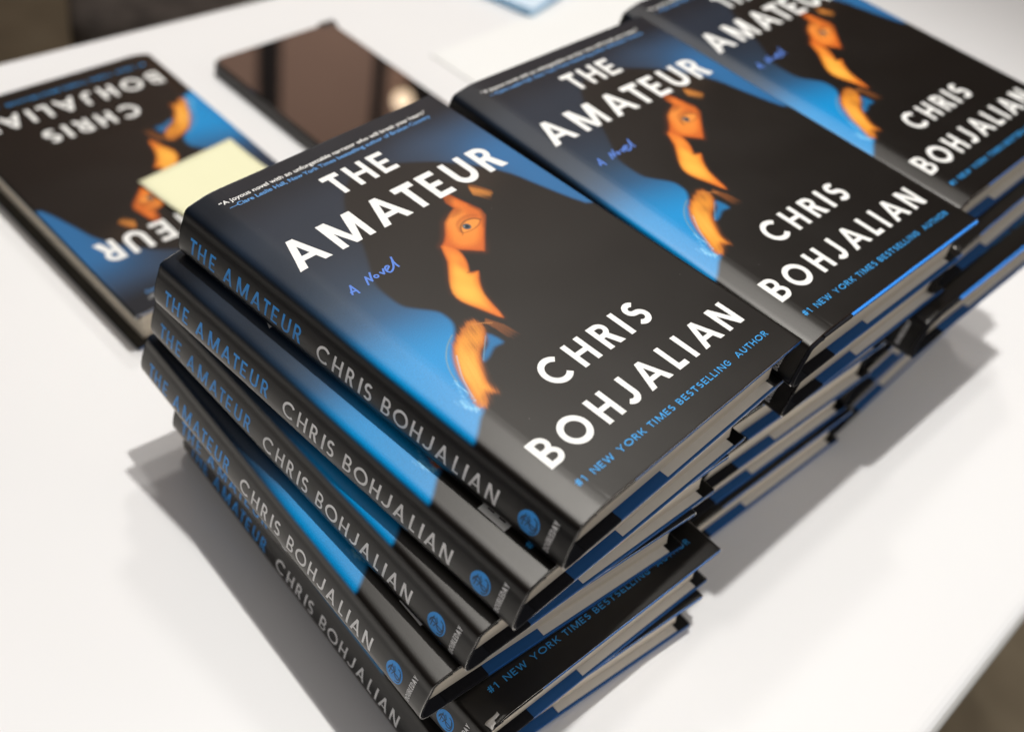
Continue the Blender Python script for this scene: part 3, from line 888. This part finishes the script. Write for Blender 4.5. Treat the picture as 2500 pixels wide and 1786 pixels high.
proto = build_book()
G1, G2, G3 = 'novels stacked nearest the camera', 'novels in the middle stack', 'novels in the stack at the right'
D = math.radians
BOOKS = [
    # x, y, level from the top (0..5), rotation, jacket shift (v), label, group
    (0.0, 0.0, 0, 0.0, 0.0, 'topmost novel of the nearest stack, its whole cover sharp', G1),
    (-12.5, 4.0, 1, D(-1.33), 0.1, 'second novel from the top of the nearest stack, blue strip lit beside its spine', G1),
    (-10.3, 12.2, 2, D(-4.89), 0.1, 'third novel from the top of the nearest stack, only spine and tail showing', G1),
    (-14.8, 17.1, 3, D(-7.62), 0.0, 'fourth novel from the top of the nearest stack, jutting out furthest lower left', G1),
    (-12.4, -3.6, 4, D(-4.81), 0.2, 'fifth novel from the top of the nearest stack, dark cover corner jutting right', G1),
    (-3.5, 1.1, 5, D(-8.66), 0.2, 'bottom novel of the nearest stack, lying flat on the white table', G1),
    (170.9, -5.75, 0, D(-2.61), 1.3, 'top novel of the middle stack, with a bright blue line along its lower edge', G2),
    (180.8, -4.3, 1, D(-2.7), 0.2, 'second novel from the top of the middle stack, directly under its top one', G2),
    (156.0, 9.6, 2, D(-5.0), 0.2, 'third novel from the top of the middle stack, pushed left against the nearest stack', G2),
    (162.0, 10.0, 3, D(-5.0), 0.2, 'fourth novel from the top of the middle stack, long blue strip at its tail', G2),
    (158.0, 12.6, 4, D(-5.0), 0.2, 'fifth novel from the top of the middle stack, above a long black gap', G2),
    (161.0, 8.6, 5, D(-5.0), 0.2, 'bottom novel of the middle stack, its pale tail edge resting on the table', G2),
    (327.7, -0.24, 0, D(-1.39), 0.2, 'top novel of the right-hand stack, most blurred cover at the upper right', G3),
    (324.0, -9.5, 1, D(-0.9), 0.2, 'second novel from the top of the right-hand stack, dark cover band showing', G3),
    (311.0, -20.5, 2, D(-3.0), 1.4, 'third novel from the top of the right-hand stack, bright blue edge line', G3),
    (301.0, 3.0, 3, D(0.4), 0.2, 'fourth novel from the top of the right-hand stack, hidden back in the shade', G3),
    (298.0, 0.5, 4, D(-0.4), 0.2, 'fifth novel from the top of the right-hand stack, short blue strip at its tail', G3),
    (298.5, -0.5, 5, D(-0.4), 0.2, 'bottom novel of the right-hand stack, its tail edge low over the shaded table', G3),
    (176.7, 72.8, 5, D(176.3), 0.9, 'single novel lying upside down at the left with a yellow note stuck on it', None),
]
made = []
for i, (bx, by, lv, rz, js, lab, grp) in enumerate(BOOKS):
    o = proto if i == 0 else copy_tree(proto)
    o.location = P(bx, by, -(lv + 1) * TH)
    o.rotation_euler = (0, 0, rz)
    tag(o, lab, 'book', grp)
    for ch in o.children:
        if ch.name.startswith('jacket'):
            ch.location.y += js / 1000
    made.append(o)


# small creased tears at the jacket corners that show the pale inside of the paper
def crease(book, u, v, z, rot, s):
    pts = []
    n = 7
    V, F = [], []
    for a in range(n):
        t = a / (n - 1)
        for b in range(4):
            q = b / 3
            V.append((s * (t * 9 - 1), s * (q * 3.6 - 1.2 + 0.7 * math.sin(5 * t + q)), s * (0.5 + 1.5 * math.sin(math.pi * t) * q + 0.6 * math.sin(7 * t + 2 * q))))
    for a in range(n - 1):
        for b in range(3): F.append([a * 4 + b, (a + 1) * 4 + b, (a + 1) * 4 + b + 1, a * 4 + b + 1])
    R = Matrix.Rotation(rot, 3, 'Z')
    V = [((R @ Vector(p)) + Vector((u, v, z + TH))) / 1000 for p in V]
    jk = [c for c in book.children if c.name.startswith('jacket')][0]
    o = mesh_obj('torn_corner', V, F, [M['flap']], jk, None, True)
    sd = o.modifiers.new('thick', 'SOLIDIFY'); sd.thickness = 0.0002
    return o


crease(made[4], 3.0, -239.2, -2.0, D(15), 1.0)
crease(made[2], 2.0, -239.6, -3.0, D(20), 0.35)
crease(made[13], 3.0, -239.2, -2.0, D(20), 1.0)

# ---------------------------------------------------------------- other things on the table
# sticky note on the upside-down novel
nv, nf = [], []
NN = 14
for a in range(NN + 1):
    for b in range(NN + 1):
        s, t = a / NN, b / NN
        lift = 0.35 + 3.0 * max(0, (0.5 - t) / 0.5) ** 2 * (0.6 + 0.4 * s) + 4.5 * max(0, (0.6 - s) / 0.6) ** 2 * t
        nv.append(Vector((76 * s, -76 * t, lift)) / 1000)
for a in range(NN):
    for b in range(NN):
        nf.append([a * (NN + 1) + b, (a + 1) * (NN + 1) + b, (a + 1) * (NN + 1) + b + 1, a * (NN + 1) + b + 1][::-1])
note = mesh_obj('sticky_note', nv, nf, M['note'], None, None, True, P(92.5, 183.5, ZT + TH))
note.rotation_euler = (0, 0, D(2.0))
sd = note.modifiers.new('thick', 'SOLIDIFY'); sd.thickness = 0.00015
tag(note, 'pale yellow square sticky note on the upside-down novel', 'sticky note')

# glossy slab
slab = empty('glossy_tablet', P(290, 240, ZT))
tag(slab, 'dark glossy tablet lying flat on the table and mirroring brown stripes', 'tablet')
def rounded(pts, r, n=6):
    out = []
    for k in range(len(pts)):
        p, a_, c_ = np.array(pts[k], float), np.array(pts[k - 1], float), np.array(pts[(k + 1) % len(pts)], float)
        d1 = (a_ - p) / np.linalg.norm(a_ - p); d2 = (c_ - p) / np.linalg.norm(c_ - p)
        p0, p2 = p + d1 * r, p + d2 * r
        for j in range(n + 1):
            t = j / n
            out.append(tuple((1 - t) ** 2 * p0 + 2 * t * (1 - t) * p + t * t * p2))
    return out


so = [(229, 136), (349, 130), (355, 293), (238, 299)]
prism('tablet_body', rounded(so, 9), ZT + 0.3, ZT + 11, [M['slab_side']], slab, 2.0, 3)
cx_, cy_ = 293, 214
ins = [(cx_ + (x - cx_) * 0.97, cy_ + (y - cy_) * 0.978) for x, y in so]
prism('glass_face', rounded(ins, 8), ZT + 10.6, ZT + 12.2, [M['slab']], slab, 0.6, 2)
prism('corner_guard', rounded([(340, 287), (357, 286), (358, 294.5), (341, 295.5)], 3), ZT + 3, ZT + 12.6, [M['slab_side']], slab, 2.0, 3)

# white card behind the middle stack
card = prism('white_card', [(401, 221), (640, 214), (634, 60), (399, 66)], ZT + 0.2, ZT + 1.7, [M['white_paper']], None, 0.4, 2)
tag(card, 'thin pad of white paper lying on the white table behind the middle stack', 'paper')
# pale blue pack cut by the top edge
pk = prism('pale_blue_pack', [(522, 214), (690, 246), (665, 390), (492, 356)], ZT + 0.2, ZT + 9, [M['pale_blue'], M['blue_side']], None, 3, 4, 0, 1)
tag(pk, 'pale blue flat pack cut off by the top edge of the picture', 'pack')

# black upholstered chair on the far side of the table, at the upper left
ch = empty('upholstered_chair', P(743, 871, ZT - TABLE_H * 1000), D(-31))
tag(ch, 'black fuzzy upholstered chair in the dark behind the far table edge', 'chair')
s = MB().box((-0.25, -0.25, 0.42), (0.25, 0.25, 0.50)).obj('seat', M['chair_fabric'], ch); bevel(s, 0.03, 4)
s = MB().box((-0.24, 0.22, 0.52), (0.24, 0.28, 0.90)).obj('backrest', M['chair_fabric'], ch); bevel(s, 0.025, 4)
for sx in (-0.21, 0.21):
    for sy in (-0.21, 0.21):
        MB().tube((sx, sy, 0.0), (sx, sy, 0.43), 0.014, 12).obj('leg', M['metal_dark'], ch, True)

# ---------------------------------------------------------------- the far wall that the glossy tablet mirrors
az0 = D(48)
wc = P(290, 240, ZT) + Vector((math.cos(az0), math.sin(az0), 0)) * 3.4
wall = mesh_obj('wall', [(-3.2, 0, 0), (3.2, 0, 0), (3.2, 0, 4.2), (-3.2, 0, 4.2), (-3.2, 0.15, 0), (3.2, 0.15, 0), (3.2, 0.15, 4.2), (-3.2, 0.15, 4.2)],
                [(0, 1, 2, 3), (5, 4, 7, 6), (4, 0, 3, 7), (1, 5, 6, 2), (3, 2, 6, 7), (0, 4, 5, 1)], M['wall'])
wall.location = (wc.x, wc.y, 0.001)
wall.rotation_euler = (0, 0, az0 - math.pi / 2)
tag(wall, kind='structure')
# two dark posts and a small lamp, set where the mirrored lines of sight meet the wall
def wall_x(px, py, az):
    """along-wall coordinate hit by a ray leaving the tablet at (px, py) mm in direction az (degrees)"""
    o = P(px, py, ZT) - wall.location
    d = Vector((math.cos(D(az)), math.sin(D(az)), 0)); t_ = Vector((math.cos(az0 - math.pi / 2), math.sin(az0 - math.pi / 2), 0)); n_ = Vector((math.cos(az0), math.sin(az0), 0))
    k = -o.dot(n_) / d.dot(n_)
    return (o + d * k).dot(t_)


for x0, x1 in ((wall_x(246, 250, 50.9), wall_x(257, 240, 49.75)), (wall_x(309, 195, 44.8), wall_x(316, 190, 44.1)), (wall_x(330, 176, 42.75), wall_x(330, 176, 41.0)), (-1.9, -1.6)):
    MB().box((x0, -0.06, 0.002), (x1, -0.002, 4.19)).obj('pillar', M['wall_dark'], wall)
lx = wall_x(324, 180, 43.15)
lm = bpy.data.materials.new('lamp_glass'); lm.use_nodes = True
lb = lm.node_tree.nodes['Principled BSDF']
lb.inputs['Emission Color'].default_value = (1.0, 0.72, 0.45, 1); lb.inputs['Emission Strength'].default_value = 5.5
bm_v, bm_f = [], []
for a in range(9):
    for b in range(16):
        th, ph = math.pi * a / 8, 2 * math.pi * b / 16
        bm_v.append((lx + 0.038 * math.sin(th) * math.cos(ph), -0.12 + 0.038 * math.sin(th) * math.sin(ph), 2.88 + 0.038 * math.cos(th)))
for a in range(8):
    for b in range(16): bm_f.append((a * 16 + b, (a + 1) * 16 + b, (a + 1) * 16 + (b + 1) % 16, a * 16 + (b + 1) % 16))
mesh_obj('wall_lamp', bm_v, bm_f, lm, wall, None, True)
